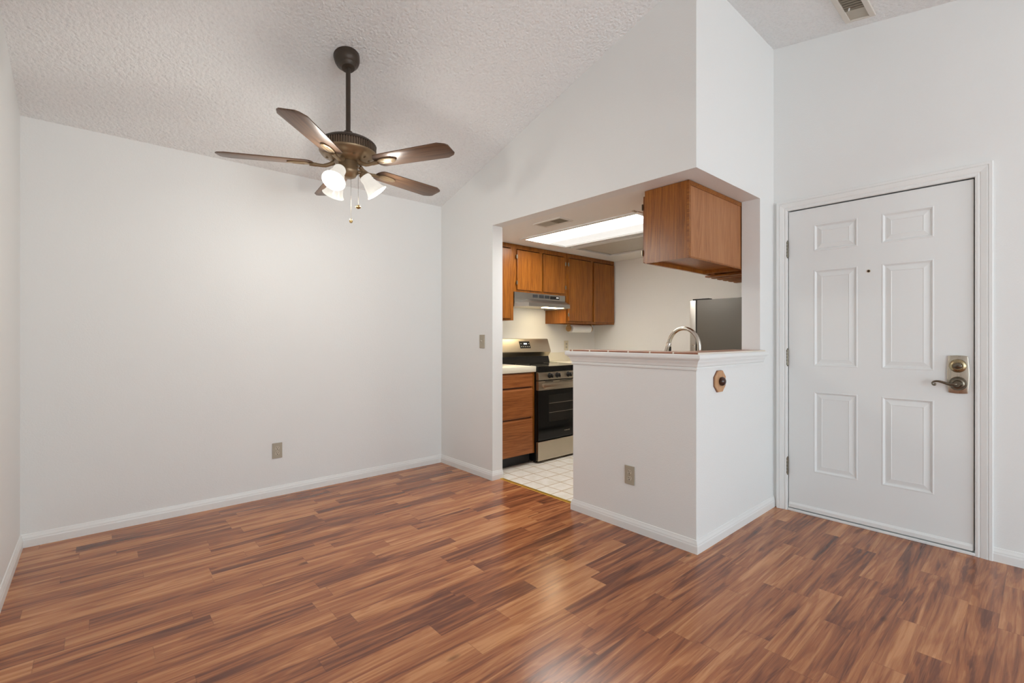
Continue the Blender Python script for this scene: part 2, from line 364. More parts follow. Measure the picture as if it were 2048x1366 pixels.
def sweep(name, path, prof, mat, label, cat, only=None, names=None, kind=True, parent=None):
    """mouldings: profile (offset to the right of the path, z) run along a floor path with mitres; one object per segment"""
    P = [Vector((*p, 0)) for p in path]; out = []
    def off(i, d):
        def nrm(a, b): t = (b - a).normalized(); return Vector((t.y, -t.x, 0))
        if i == 0: return P[0] + nrm(P[0], P[1]) * d
        if i == len(P) - 1: return P[i] + nrm(P[i - 1], P[i]) * d
        n1, n2 = nrm(P[i - 1], P[i]), nrm(P[i], P[i + 1]); m = (n1 + n2) / (1 + n1.dot(n2)); return P[i] + m * d
    mb = MB() if parent is not None or names is None else None
    for i in range(len(P) - 1):
        if only and i not in only: continue
        b = mb or MB()
        A = [off(i, d) + Vector((0, 0, z)) for d, z in prof]; B = [off(i + 1, d) + Vector((0, 0, z)) for d, z in prof]
        for k in range(len(prof)):
            j = (k + 1) % len(prof); b.face([A[k], B[k], B[j], A[j]])
        if mb is None or i == 0: b.face(A[::-1])
        if mb is None or i == len(P) - 2: b.face(B)
        if mb is None:
            bmesh.ops.recalc_face_normals(b.bm, faces=b.bm.faces)
            o = b.build(names[i], mat); struct(o, label[i], cat); out.append(o)
    if mb is not None:
        bmesh.ops.remove_doubles(mb.bm, verts=mb.bm.verts, dist=1e-5)
        bmesh.ops.recalc_face_normals(mb.bm, faces=mb.bm.faces)
        return mb.build(name, mat, parent)
    return out

# ------------------------------------------------------------------ setting: floors, walls, ceilings
struct(plain('floor', 'floor', None, (XL - .1, XB + .085, YR - .1, YA, -.06, 0), (XB + .085, XD + .02, YR - .1, YC + .02, -.06, 0)), 'reddish brown laminate plank floor of the dining area', 'floor')
struct(plain('floor_kitchen', 'vinyl', None, (XB + .085, XK, YC + .02, YA, -.06, 0)), 'cream vinyl tile floor of the kitchen', 'floor')
struct(plain('wall_back', 'wall', None, (XL - .1, XB + .05, YA, YA + .1, -.06, 2.6)), 'plain white back wall of the dining area', 'wall')
struct(plain('wall_kitchen_back', 'kwall', None, (XB + .05, XK + .1, YA, YA + .1, -.06, 2.6)), 'kitchen wall behind the stove', 'wall')
struct(plain('wall_kitchen_side', 'kwall', None, (XK, XK + .1, YC, YA, -.06, 2.6)), 'cream kitchen wall beyond the refrigerator', 'wall')
struct(plain('wall_kitchen_front', 'kwall', None, (XD, XK, YC + .005, YC + .12, -.06, 2.6)), 'kitchen wall behind the refrigerator', 'wall')
# west wall with an unseen window opening added to balance the light
struct(plain('wall_left', 'wall', None, (XL - .1, XL, -2.10, YA, -.06, 3.35), (XL - .1, XL, YR, -4.90, -.06, 3.35),
      (XL - .1, XL, -4.90, -2.10, -.06, .08), (XL - .1, XL, -4.90, -2.10, 2.38, 3.35)), 'white side wall at the edge of the view', 'wall')
struct(plain('wall_rear', 'wall', None, (XL - .1, .60, YR - .1, YR, -.06, 2.7), (2.90, XD + .1, YR - .1, YR, -.06, 2.7),
      (.60, 2.90, YR - .1, YR, 2.26, 2.7)), 'rear wall around the patio window', 'wall')
# partition: pier by the doorway + header over the pass-through
m = MB(); m.prism([(YA, -.06), (YJ, -.06), (YJ, HS), (YC + .12, HS), (YC + .12, ceil_z(YC + .12) + .05), (YA, ZA + .05)], 'X', XB, XB + PT)
struct(m.build('wall_partition', 'wall'), 'white partition wall between dining area and kitchen', 'wall')
m = MB(); m.prism([(XB, HS), (XJ, HS), (XJ, -.06), (XD + .1, -.06), (XD + .1, 3.35), (XB, 3.35)], 'Y', YC, YC + .12)
struct(m.build('wall_entry', 'wall'), 'white wall above the breakfast bar beside the entry door', 'wall')
m = MB(); m.prism([(XB, YC), (XJ, YC), (XJ, YC + .12), (XB + PT, YC + .12), (XB + PT, YH), (XB, YH)], 'Z', -.06, 1.088)
struct(m.build('wall_half', 'wall'), 'white half wall carrying the breakfast bar', 'wall')
# door wall with its opening
DY0, DY1, DZ = 0.253, 1.183, 2.069
struct(plain('wall_right', 'wall', None, (XD, XD + .12, YR - .1, DY0 - .012, -.06, 3.35), (XD, XD + .12, DY1 + .012, YC + .005, -.06, 3.35),
      (XD, XD + .12, DY0 - .012, DY1 + .012, DZ + .014, 3.35)), 'white wall holding the entry door', 'wall')
# ceilings: two sloped planes meeting at the ridge + flat kitchen ceiling with light box recess
m = MB()
m.prism([(YA + .1, ZA - S1 * .1), (YC, ZR), (YC, ZR + .14), (YA + .1, ZA - S1 * .1 + .14)], 'X', XL - .1, XB + .06)
m.prism([(YC + .12, ZR + S2 * .12), (YF0, ceil_z(YF0)), (YR - .1, ceil_z(YF0)), (YR - .1, ceil_z(YF0) + .14), (YF0, ceil_z(YF0) + .14), (YC + .12, ZR + .16)], 'X', XL - .1, XD + .1)
struct(m.build('ceiling', 'ceiling'), 'vaulted popcorn textured ceiling', 'ceiling')
LX0, LX1, LXM0, LXM1, LY0, LY1 = 3.045, 4.40, 3.625, 3.765, 2.03, 3.285
struct(plain('ceiling_kitchen', 'kwall', None, (XB + PT, LX0, YC + .12, YA, HS, HS + .03), (LX1, XK, YC + .12, YA, HS, HS + .03),
      (LX0, LX1, YC + .12, LY0, HS, HS + .03), (LX0, LX1, LY1, YA, HS, HS + .03), (XB + PT, XK, YC + .12, YA, HS + .15, HS + .2)), 'flat kitchen ceiling around the light box', 'ceiling')
# rear window, then the side window added to balance the light
m = MB(); m.box(.60, 2.90, YR - .08, YR - .02, 2.2, 2.26); m.box(.60, 2.90, YR - .08, YR - .02, 0, .06)
for x in (.60, 1.72, 2.84): m.box(x, x + .06, YR - .08, YR - .02, .06, 2.2)
struct(m.build('window_1', 'winframe'), 'white patio window frame in the rear wall', 'window')
m = MB()
for z in (.08, 2.32): m.box(XL - .08, XL - .02, -4.9, -2.10, z, z + .06)
for y in (-4.9, -3.53, -2.16): m.box(XL - .08, XL - .02, y, y + .06, .14, 2.32)
struct(m.build('added_window_2', 'winframe'), 'unseen white window frame added in the side wall for light', 'window')

# baseboards
BB = [(0, 0), (.013, 0), (.013, .040), (.0105, .048), (.0105, .052), (.006, .064), (.004, .072), (0, .074)]
sweep('', [(XL, YR), (XL, YA), (XB, YA), (XB, YJ), (XB + PT, YJ)], BB, 'trim',
      ['white baseboard along the side wall', 'white baseboard along the back wall', 'white baseboard of the partition pier', 'short baseboard return on the doorway jamb'], 'baseboard',
      names=['baseboard_left', 'baseboard_back', 'baseboard_partition', 'baseboard_jamb'])
sweep('', [(XB + PT, YH), (XB, YH), (XB, YC), (XD, YC)], BB, 'trim',
      ['baseboard return on the end of the half wall', 'white baseboard along the half wall facing the dining area', 'white baseboard below the breakfast bar by the entry'], 'baseboard',
      names=['baseboard_end', 'baseboard_half', 'baseboard_entry'])
sweep('', [(XD, .195), (XD, YR)], BB, 'trim', ['white baseboard beyond the door casing'], 'baseboard', names=['baseboard_right'])
m = MB(); m.prism([(XB + .070, 0), (XB + .105, 0), (XB + .100, .004), (XB + .075, .004)], 'Y', YH + .002, YJ - .014)
struct(m.build('trim_1', 'gold'), 'gold metal threshold strip between laminate and kitchen floor', 'threshold')

# ------------------------------------------------------------------ entry door
xf = XD + 0.004
door = MB()
pan = [(1.028, .785, 1.951, 1.771), (.664, .423, 1.951, 1.771), (1.028, .785, 1.645, 1.003), (.664, .423, 1.645, 1.003), (1.028, .785, .832, .290), (.664, .423, .832, .290)]
ya, yb, za, zb = DY0 + .007, DY1 - .004, .024, DZ - .007
ys = sorted({ya, yb} | {v for p in pan for v in p[:2]}); zs = sorted({za, zb} | {v for p in pan for v in p[2:]})
def inpan(y, z): return any(p[1] < y < p[0] and p[3] < z < p[2] for p in pan)
for i in range(len(ys) - 1):
    for k in range(len(zs) - 1):
        if not inpan((ys[i] + ys[i + 1]) / 2, (zs[k] + zs[k + 1]) / 2):
            door.face([(xf, ys[i], zs[k]), (xf, ys[i], zs[k + 1]), (xf, ys[i + 1], zs[k + 1]), (xf, ys[i + 1], zs[k])])
for y1, y0, z1, z0 in pan:
    rings = [(0, 0), (.003, -.0018), (.007, -.0018), (.016, .008), (.022, .008), (.046, .0015), (.049, .003), (.053, .003)]
    Rg = [[(xf + d, y0 + o, z0 + o), (xf + d, y0 + o, z1 - o), (xf + d, y1 - o, z1 - o), (xf + d, y1 - o, z0 + o)] for o, d in rings]
    for A, B in zip(Rg, Rg[1:]):
        for j in range(4): door.face([A[j], A[(j + 1) % 4], B[(j + 1) % 4], B[j]])
    door.face(Rg[-1])
for q in ([(xf, ya, za), (xf + .04, ya, za), (xf + .04, ya, zb), (xf, ya, zb)], [(xf, yb, za), (xf, yb, zb), (xf + .04, yb, zb), (xf + .04, yb, za)],
          [(xf, ya, zb), (xf + .04, ya, zb), (xf + .04, yb, zb), (xf, yb, zb)], [(xf, ya, za), (xf, yb, za), (xf + .04, yb, za), (xf + .04, ya, za)],
          [(xf + .04, ya, za), (xf + .04, yb, za), (xf + .04, yb, zb), (xf + .04, ya, zb)]): door.face(q)
bmesh.ops.remove_doubles(door.bm, verts=door.bm.verts, dist=1e-5); bmesh.ops.recalc_face_normals(door.bm, faces=door.bm.faces)
d1 = struct(door.build('door_1', 'door'), 'white six panel entry door with lever handle', 'door')
plain('door_gap_backing', 'dark', d1, (XD + .046, XD + .13, DY0 - .015, DY1 + .015, .0, DZ + .02))  # dark sheet standing in for the shade in the gap round the door
cas = [(0.0, .006), (.002, .011), (.010, .013), (.016, .013), (.018, .010), (.020, .010), (.024, .013), (.046, .017), (.050, .017), (.052, .014), (.055, .018), (.068, .018), (.070, .014), (.070, 0), (0, 0)]
m = MB(); st = []
for w, p in cas:
    st.append([(XD - p, DY1 + w, 0), (XD - p, DY1 + w, DZ + w), (XD - p, DY0 - w + .002, DZ + w), (XD - p, DY0 - w + .002, 0)])
for A, B in zip(st, st[1:] + st[:1]):
    for j in range(3): m.face([A[j], A[j + 1], B[j + 1], B[j]])
for j in (0, 3): m.face([s_[j] for s_ in st])
bmesh.ops.remove_doubles(m.bm, verts=m.bm.verts, dist=1e-5); bmesh.ops.recalc_face_normals(m.bm, faces=m.bm.faces)
m.build('casing', 'trim', d1)
# jamb faces inside the opening
plain('jamb', 'trim', d1, (XD + .02, XD + .12, DY1, DY1 + .012, 0, DZ + .012), (XD + .02, XD + .12, DY0 - .012, DY0 - .004, 0, DZ + .012), (XD + .02, XD + .12, DY0 - .004, DY1, DZ + .004, DZ + .012))
plain('sill', 'trim', d1, (XD - .012, XD + .05, DY0, DY1, 0, .016), bev=.003)
m = MB(); m.prism([(xf - .010, .024), (xf, .024), (xf, .058), (xf - .003, .058), (xf - .010, .046)], 'Y', ya + .004, yb - .002)
m.build('door_sweep', 'trim', d1)
for z0, z1 in ((1.751, 1.859), (1.003, 1.111), (.250, .362)):
    m = MB()
    for k in range(5):
        a = z0 + (z1 - z0) * k / 5; m.cyl((XD - .006, DY1 + .002, a + .001), (XD - .006, DY1 + .002, a + (z1 - z0) / 5 - .001), .0075, 14)
    m.sphere((XD - .006, DY1 + .002, z1 + .003), .006, n=12); m.sphere((XD - .006, DY1 + .002, z0 - .003), .006, n=12)
    m.box(XD - .008, XD + .004, DY1 - .002, DY1 + .020, z0, z1)
    m.build('hinge', 'antique', d1, 40)
m = MB(); m.cyl((xf + .002, .728, 1.607), (xf - .004, .728, 1.607), .0085, 20); pk = m.build('peephole', 'brass', d1, 40)
m = MB(); m.cyl((xf - .0035, .728, 1.607), (xf - .0050, .728, 1.607), .0062, 20); m.build('peephole_lens', 'black', pk, 40)
# lock plate, deadbolt, lever
lk = MB(); pts = []
for i in range(13): t = i / 12; pts.append((.282 + .0 - .006 * math.sin(math.pi * t), .885 + .205 * t))
top = [(.362 - .080 * (1 - 0) * i / 10 + 0, 1.090 + .004 * math.sin(math.pi * i / 10)) for i in range(0, 11)][::-1]
lk_out = [(y, z) for y, z in pts] + [(.282 + .080 * i / 8, 1.090 + .004 * math.sin(math.pi * i / 8)) for i in range(1, 9)] \
       + [(.362 + .006 * math.sin(math.pi * (12 - i) / 12), .885 + .205 * (12 - i) / 12) for i in range(1, 13)] \
       + [(.362 - .080 * i / 8, .885 - .004 * math.sin(math.pi * i / 8)) for i in range(1, 8)]
lk.prism(lk_out, 'X', xf + .001, xf - .012, bev=.0025)
lock = lk.build('lock_plate', 'nickel', d1, 35)
m = MB(); m.lathe([(.030, 0), (.036, .003), (.037, .006), (.033, .013), (.022, .015), (.021, .012), (.0, .012)], (xf - .012, .322, 1.036), (-1, 0, 0), 40, cap=False)
dbt = m.build('deadbolt', 'oldgold', d1, 60)
m = MB(); m.X = Matrix.Translation((xf - .030, .322, 1.036)) @ Matrix.Rotation(R(-8), 4, 'X'); m.sphere((.006, 0, 0), .020, .5, 1.0, .85); m.sphere((-.004, 0, 0), .017, .9, 1.0, .32); m.build('thumb_turn', 'antique', dbt, 180)
m = MB(); m.lathe([(.031, 0), (.037, .002), (.038, .006), (.034, .011), (.031, .011), (.029, .015), (.024, .019), (.020, .019), (.015, .030), (.015, .040), (.0, .041)], (xf - .012, .322, .937), (-1, 0, 0), 40, cap=False)
ros = m.build('rosette', 'antique', lock, 50)
path = [(xf - .050, .322, .937), (xf - .055, .335, .934), (xf - .055, .355, .934), (xf - .055, .375, .941), (xf - .055, .395, .947), (xf - .055, .412, .947), (xf - .055, .423, .940), (xf - .055, .4235, .931), (xf - .055, .417, .925), (xf - .055, .411, .928), (xf - .055, .4115, .934), (xf - .055, .4155, .934)]
def smoothpath(p, k=6):
    p = [Vector(q) for q in p]; out = []
    for i in range(len(p) - 1):
        a, b, c, d = p[max(i - 1, 0)], p[i], p[i + 1], p[min(i + 2, len(p) - 1)]
        for j in range(k):
            t = j / k; out.append(0.5 * ((2 * b) + (c - a) * t + (2 * a - 5 * b + 4 * c - d) * t * t + (3 * b - a - 3 * c + d) * t ** 3))
    return out + [p[-1]]
sp = smoothpath(path); m = MB(); m.tube(sp, [.0095 - .0050 * min(1, i / (len(sp) * .55)) for i in range(len(sp))], 12)
m.cyl((xf - .045, .322, .937), (xf - .060, .322, .937), .015, 20); m.build('lever', 'antique', lock, 60)

# ------------------------------------------------------------------ electrical plates
def plate(name, label, loc, face, kind, group=None, mat='beige', cat='outlet'):
    """face: unit direction into the room; loc on the wall surface"""
    t = thing(name, label, cat, loc, group)
    fx = Vector(face); up = Vector((0, 0, 1)); u = up.cross(fx)
    X = Matrix.Translation(loc) @ Matrix((( u.x, up.x, fx.x, 0), (u.y, up.y, fx.y, 0), (u.z, up.z, fx.z, 0), (0, 0, 0, 1)))
    def mb(): q = MB(); q.X = X; return q
    q = mb(); q.prism([(-.035, -.0575), (.035, -.0575), (.035, .0575), (-.035, .0575)], 'Z', 0, .0065, bev=.0022); q.build('plate', mat, t)
    if kind == 'outlet':
        for s in (-1, 1):
            q = mb(); pts = [(.0165 * math.cos(a), .0145 * math.sin(a) + s * .0195) for a in [i * math.pi / 12 for i in range(24)]]
            pts = [(x, max(min(y, s * .0195 + .0125), s * .0195 - .0125)) for x, y in pts]
            q.prism(pts, 'Z', .005, .0085); rc = q.build('receptacle', 'beige2', t)
            q = mb(); q.box(-.0075, -.0050, s * .0195 - .000, s * .0195 + .009, .0080, .0090); q.box(.0050, .0072, s * .0195 + .001, s * .0195 + .008, .0080, .0090)
            q.cyl((0, s * .0195 - .0075, .0080), (0, s * .0195 - .0075, .0091), .0031, 12); q.build('slots', 'dark', rc)
        q = mb(); q.cyl((0, 0, .005), (0, 0, .0078), .0032, 12); q.build('screw', 'nickel', t)
    else:
        q = mb(); q.box(-.0055, .0055, -.012, .012, .004, .0075, bev=.001)
        sw = q.build('switch_slot', 'ventmid', t)
        q = mb(); q.X = X @ Matrix.Translation((0, .002, .006)) @ Matrix.Rotation(R(-28), 4, 'X'); q.box(-.0045, .0045, -.006, .006, 0, .016, bev=.001); q.build('toggle', 'beige2', sw)
        for s in (-1, 1): q = mb(); q.cyl((0, s * .030, .005), (0, s * .030, .0078), .003, 12); q.build('screw', 'nickel', t)
    return t
plate('wall_outlet', 'beige duplex outlet low on the plain back wall', (1.022, YA, .341), (0, -1, 0), 'outlet', 'beige electrical outlets')
plate('wall_outlet', 'beige duplex outlet on the half wall below the breakfast bar', (XB, 1.707, .340), (-1, 0, 0), 'outlet', 'beige electrical outlets')
plate('wall_outlet', 'ivory duplex outlet above the kitchen counter beside the stove', (4.262, YA, 1.100), (0, -1, 0), 'outlet', 'beige electrical outlets', 'ivory')
plate('light_switch', 'beige toggle light switch on the pier beside the kitchen doorway', (XB, 3.199, 1.161), (-1, 0, 0), 'switch', None, 'beige', 'switch')

# ------------------------------------------------------------------ ceiling fan
FX, FY = 1.078, 2.638; FZ = ceil_z(FY)
fan = thing('ceiling_fan', 'bronze five blade ceiling fan with three lit glass shades', 'ceiling fan', (FX, FY, FZ))
nrm = Vector((0, -S1, -1)).normalized()
ctop = Vector((FX, FY + .024, ceil_z(FY + .024) + .002))
m = MB(); m.lathe([(.0, -.004), (.070, -.004), (.072, .008), (.070, .014), (.071, .020), (.069, .036), (.062, .054), (.050, .064), (.049, .068), (.046, .072), (.038, .080), (.036, .086), (.022, .090), (.0, .090)], ctop, nrm, 48, cap=False)
m.build('canopy', 'bronze', fan, 35)
m = MB(); m.cyl((FX, FY, FZ - .06), (FX, FY, 2.31), .0132, 24); m.lathe([(.0132, 0), (.024, .006), (.026, .03), (.026, .045), (.0, .045)], (FX, FY, 2.375), (0, 0, -1), 24, cap=False)
m.build('downrod', 'bronze', fan, 35)
def off(*pr): return [(r, z) for r, z in pr]
m = MB(); m.lathe(off((.0, 2.342), (.035, 2.340), (.06, 2.330), (.125, 2.318), (.148, 2.304), (.155, 2.296), (.157, 2.292), (.155, 2.288), (.151, 2.286)), (FX, FY, 0), (0, 0, 1), 64, cap=False)
mh = m.build('motor_housing', 'bronze', fan, 40)
m = MB(); m.lathe(off((.149, 2.288), (.149, 2.250)), (FX, FY, 0), (0, 0, 1), 64, cap=False)
for k in range(72):
    a = 2 * math.pi * k / 72; m.X = Matrix.Translation((FX, FY, 0)) @ Matrix.Rotation(a, 4, 'Z'); m.box(.147, .155, -.0032, .0032, 2.250, 2.288)
m.X = None; m.build('vent_ribs', 'ribbronze', mh, 30)
m = MB(); m.lathe(off((.151, 2.252), (.156, 2.249), (.156, 2.245), (.150, 2.236), (.141, 2.226), (.118, 2.213), (.112, 2.212), (.108, 2.208), (.085, 2.199), (.070, 2.196), (.0, 2.196)), (FX, FY, 0), (0, 0, 1), 64, cap=False)
for k in range(10):
    a = 2 * math.pi * k / 10 + .2; m.X = Matrix.Translation((FX, FY, 0)) @ Matrix.Rotation(a, 4, 'Z')
    m.sphere((.112, 0, 2.209), .007, 1.4, .8, .5, n=12)
m.X = None; m.build('motor_bowl', 'bronze2', mh, 40)
m = MB(); m.lathe(off((.0, 2.200), (.050, 2.200), (.053, 2.192), (.053, 2.150), (.055, 2.147), (.055, 2.140), (.050, 2.128), (.040, 2.112), (.022, 2.104), (.0, 2.102)), (FX, FY, 0), (0, 0, 1), 48, cap=False)
m.build('switch_housing', 'bronze2', fan, 40)
# blades: built once in the fan's own axes, then copied round the motor
BZ = 2.176 - FZ
def outline(x0, x1, w0, w1):
    pts = []
    for i in range(9): a = math.pi / 2 + math.pi * i / 8; pts.append((x0 + .035 + .035 * math.cos(a) , w0 * math.sin(a) if abs(math.sin(a)) < 1 else w0 * math.sin(a)))
    return [(x, y) for x, y in pts] + [(x1 - .050, -w1), (x1 - .012, -w1 + .018), (x1, -w1 + .034), (x1, w1 - .034), (x1 - .012, w1 - .018), (x1 - .050, w1)]
pitch = Matrix.Translation((0, 0, BZ)) @ Matrix.Rotation(R(-9), 4, 'X')
def mkblade():
    m = MB(); m.X = pitch; m.prism(outline(.185, .665, .060, .071), 'Z', -.003, .003, bev=.0012)
    m.bm.transform(Matrix.Translation((FX, FY, FZ)))
    b = m.build('blade', BLADE, fan, 30)
    q = MB(); q.X = pitch
    n = 28; ring = []
    for i in range(n):
        a = 2 * math.pi * i / n; ring.append((.262 + .062 * math.cos(a), .027 * math.sin(a)))
    q.prism(ring, 'Z', -.0110, -.003, bev=.003)
    for y in (-.010, .010): q.box(.232, .292, y - .0022, y + .0022, -.0125, -.010)   # two raised bars of the medallion
    q.X = None
    zb = BZ - .008
    q.tube(smoothpath([(.075, 0, BZ + .012), (.10, 0, BZ - .002), (.13, 0, zb - .004), (.165, 0, zb - .003), (.205, 0, zb)], 5), [.013] * 4 + [.011] * 6 + [.0095] * 6 + [.011] * 5, 12)
    q.bm.transform(Matrix.Translation((FX, FY, FZ)))
    q.build('blade_bracket', 'bronze2', b, 40)
    return b
def blade_mat():
    m, nt, b = newmat('walnut_fan_blade')
    tc = N(nt, 'ShaderNodeTexCoord'); mp = N(nt, 'ShaderNodeMapping'); mp.inputs['Scale'].default_value = (2.0, 38.0, 38.0)
    nt.links.new(tc.outputs['Object'], mp.inputs['Vector'])
    f1 = N(nt, 'ShaderNodeTexNoise', i_Scale=1.6, i_Detail=4.0, i_Roughness=0.6, i_Distortion=0.4); nt.links.new(mp.outputs[0], f1.inputs['Vector'])
    nt.links.new(RAMP(nt, f1.outputs[0], [(0.3, (0.066, 0.036, 0.021)), (0.52, (0.125, 0.070, 0.040)), (0.75, (0.185, 0.106, 0.060))]), b.inputs['Base Color'])
    b.inputs['Roughness'].default_value = 0.34; return m
BLADE = blade_mat()
b0 = mkblade(); b0.rotation_euler = (0, 0, R(9.5))
for k in range(1, 5):
    c = b0.copy(); C.objects.link(c); c.rotation_euler = (0, 0, R(9.5 + 72 * k))
    for ch in b0.children: e = ch.copy(); C.objects.link(e); e.parent = c
# three lamps
prof = [(.027, 0), (.031, .004), (.034, .012), (.0345, .022), (.033, .030), (.034, .038), (.040, .055), (.045, .075), (.050, .092), (.057, .106), (.064, .114)]
inner = [(r - .003, t) for r, t in prof[::-1]]
tilt = R(38)
for az in (-140, -20, 100):
    a = R(az); rad = Vector((math.cos(a), math.sin(a), 0)); ax = (rad * math.sin(tilt) + Vector((0, 0, -math.cos(tilt)))).normalized()
    neck = Vector((FX, FY, 2.128)) + rad * .088
    q = MB(); q.tube(smoothpath([Vector((FX, FY, 2.140)) + rad * .045, Vector((FX, FY, 2.146)) + rad * .062, neck - ax * .012], 5), .011, 14)
    q.lathe([(.012, -.022), (.024, -.016), (.028, -.002), (.029, .008), (.0, .008)], neck, ax, 28, cap=False)
    hold = q.build('lamp_holder', 'bronze2', fan, 40)
    q = MB(); q.lathe(prof + [(.0625, .1155)] + inner, neck, ax, 48, cap=False); q.build('lamp_shade', 'shade', hold, 60)
    q = MB(); q.lathe([(.010, .004), (.012, .02), (.018, .034), (.0235, .052), (.0235, .062), (.019, .074), (.010, .081), (.0, .082)], neck, ax, 24, cap=False); q.build('bulb', 'bulb', hold, 180)
    lp = neck + ax * .150
    point('fan_lamp_light', lp, 7.0, .028, (1.0, .955, .88))
def chain(x, y, z0, z1, knob):
    q = MB()
    q.cyl((x, y, z0), (x, y, z1), .0008, 8)
    n = int((z0 - z1) / .009)
    for i in range(n): q.sphere((x, y, z0 - i * .009), .0015, n=8)
    c = q.build('pull_chain', 'antique', fan, 60)
    q = MB(); q.lathe(knob, (x, y, z1 + .004), (0, 0, -1), 24, cap=False); q.build('pull_knob', 'brass', c, 50)
chain(FX + .008, FY - .02, 2.104, 1.868, [(0, 0), (.005, .003), (.009, .010), (.0095, .018), (.007, .025), (.0, .027)])
# camera-side chain hanging clear of the housing
q = MB(); q.cyl((FX + .028, FY - .032, 2.165), (FX + .041, FY - .047, 2.165), .006, 12); q.build('chain_outlet', 'bronze2', fan, 40)
chain(FX + .040, FY - .046, 2.163, 1.946, [(0, 0), (.006, .002), (.013, .008), (.015, .013), (.013, .018), (.006, .023), (.0, .024)])

# ------------------------------------------------------------------ vents
def tiltbox(m, X, *a, **k): m.X = X; m.box(*a, **k); m.X = None
vx0, vx1, vy0, vy1 = 3.10, 3.500, .672, .822
sl = math.atan(S2); cz = ceil_z((vy0 + vy1) / 2)
VX = Matrix.Translation((0, (vy0 + vy1) / 2, cz)) @ Matrix.Rotation(sl, 4, 'X')
hw = (vy1 - vy0) / 2 + .002
ev = thing('ceiling_vent', 'rectangular vent in the popcorn ceiling above the entry door', 'vent', ((vx0 + vx1) / 2, (vy0 + vy1) / 2, cz), 'ceiling air vents')
m = MB(); m.X = VX
m.box(vx0, vx1, -hw, -hw + .028, -.012, .001, bev=.002); m.box(vx0, vx1, hw - .028, hw, -.012, .001, bev=.002)
m.box(vx0, vx0 + .022, -hw + .027, hw - .027, -.012, .001, bev=.002); m.box(vx1 - .018, vx1, -hw + .027, hw - .027, -.012, .001, bev=.002)
m.build('frame', 'vent', ev)
m = MB(); m.X = VX; m.box(vx1 - .125, vx1 - .016, -hw + .026, hw - .026, -.005, .0005); m.build('damper', 'ventmid', ev)
m = MB(); m.X = VX; m.box(vx0 + .02, vx1 - .125, -hw + .026, hw - .026, -.002, .0005)
for k in range(9): x = vx0 + .03 + k * .027; m.box(x, x + .020, -hw + .026, hw - .026, -.0065, -.005)
m.build('louver', 'ventdark', ev)
m = MB(); m.X = VX; m.cyl((vx1 - .155, hw - .055, -.005), (vx1 - .155, hw - .055, -.020), .004, 12); m.build('damper_lever', 'white', ev)
kv = thing('ceiling_vent', 'small vent in the flat kitchen ceiling next to the lit panel', 'vent', (2.782, 2.652, HS), 'ceiling air vents')
kx0, kx1, ky0, ky1 = 2.703, 2.862, 2.500, 2.805
m = MB()
m.box(kx0, kx1, ky0, ky0 + .020, HS - .008, HS + .001, bev=.002); m.box(kx0, kx1, ky1 - .020, ky1, HS - .008, HS + .001, bev=.002)
m.box(kx0, kx0 + .020, ky0 + .019, ky1 - .019, HS - .008, HS + .001, bev=.002); m.box(kx1 - .020, kx1, ky0 + .019, ky1 - .019, HS - .008, HS + .001, bev=.002)
m.build('frame', 'vent', kv)
m = MB(); m.box(kx0 + .019, kx1 - .019, ky0 + .019, 2.635, HS - .003, HS + .001)
for k in range(6): x = kx0 + .026 + k * .019; m.box(x, x + .012, ky0 + .019, 2.635, HS - .006, HS - .0045)
m.build('louver', 'ventdark', kv)
m = MB(); m.box(kx0 + .019, kx1 - .019, 2.635, ky1 - .019, HS - .004, HS + .001)
for k in range(6): x = kx0 + .026 + k * .019; m.box(x, x + .012, 2.640, ky1 - .019, HS - .006, HS - .0045)
m.build('damper', 'ventmid', kv)

# ------------------------------------------------------------------ kitchen ceiling light box
kl = thing('kitchen_ceiling_light', 'long fluorescent light box recessed in the kitchen ceiling', 'ceiling light', ((LX0 + LX1) / 2, (LY0 + LY1) / 2, HS))
m = MB()
for a in ((LX0 - .03, LX0 + .012, LY0 - .03, LY1 + .03), (LX1 - .012, LX1 + .03, LY0 - .03, LY1 + .03), (LX0 + .012, LX1 - .012, LY0 - .03, LY0 + .012), (LX0 + .012, LX1 - .012, LY1 - .012, LY1 + .03)):
    m.box(a[0], a[1], a[2], a[3], HS - .010, HS + .006, bev=.002)
m.box(LXM0 - .008, LXM0 + .022, LY0 + .010, LY1 - .010, HS - .010, HS + .006, bev=.002)
m.box(LXM1 - .055, LXM1 + .008, LY0 + .010, LY1 - .010, HS - .010, HS + .006, bev=.002)
m.build('frame', 'trim', kl)
m = MB(); m.box(LX0 + .010, LXM0 - .004, LY0 + .010, LY1 - .010, HS + .004, HS + .010); m.build('lit_panel', 'lit', kl)['label'] = 'glowing white diffuser panel'
m = MB(); m.box(LXM0 - .004, LXM0, LY0, LY1, HS + .006, HS + .14); m.box(LX1 - .004, LX1, LY0, LY1, HS + .006, HS + .14); m.box(LXM0, LX1, LY0 - .004, LY0, HS + .006, HS + .14); m.box(LXM0, LX1, LY1, LY1 + .004, HS + .006, HS + .14)
m.build('recess', 'kwall', kl)
m = MB(); m.box(LXM1, LX1 - .010, LY0 + .010, LY1 - .010, HS + .010, HS + .015); m.build('unlit_panel', 'unlit', kl)['label'] = 'unlit beige panel'
m = MB(); m.box(LX0 - .075, LX0 - .032, LY0 - .02, LY0 - .005, HS - .008, HS + .001); m.build('latch', 'ventmid', kl)

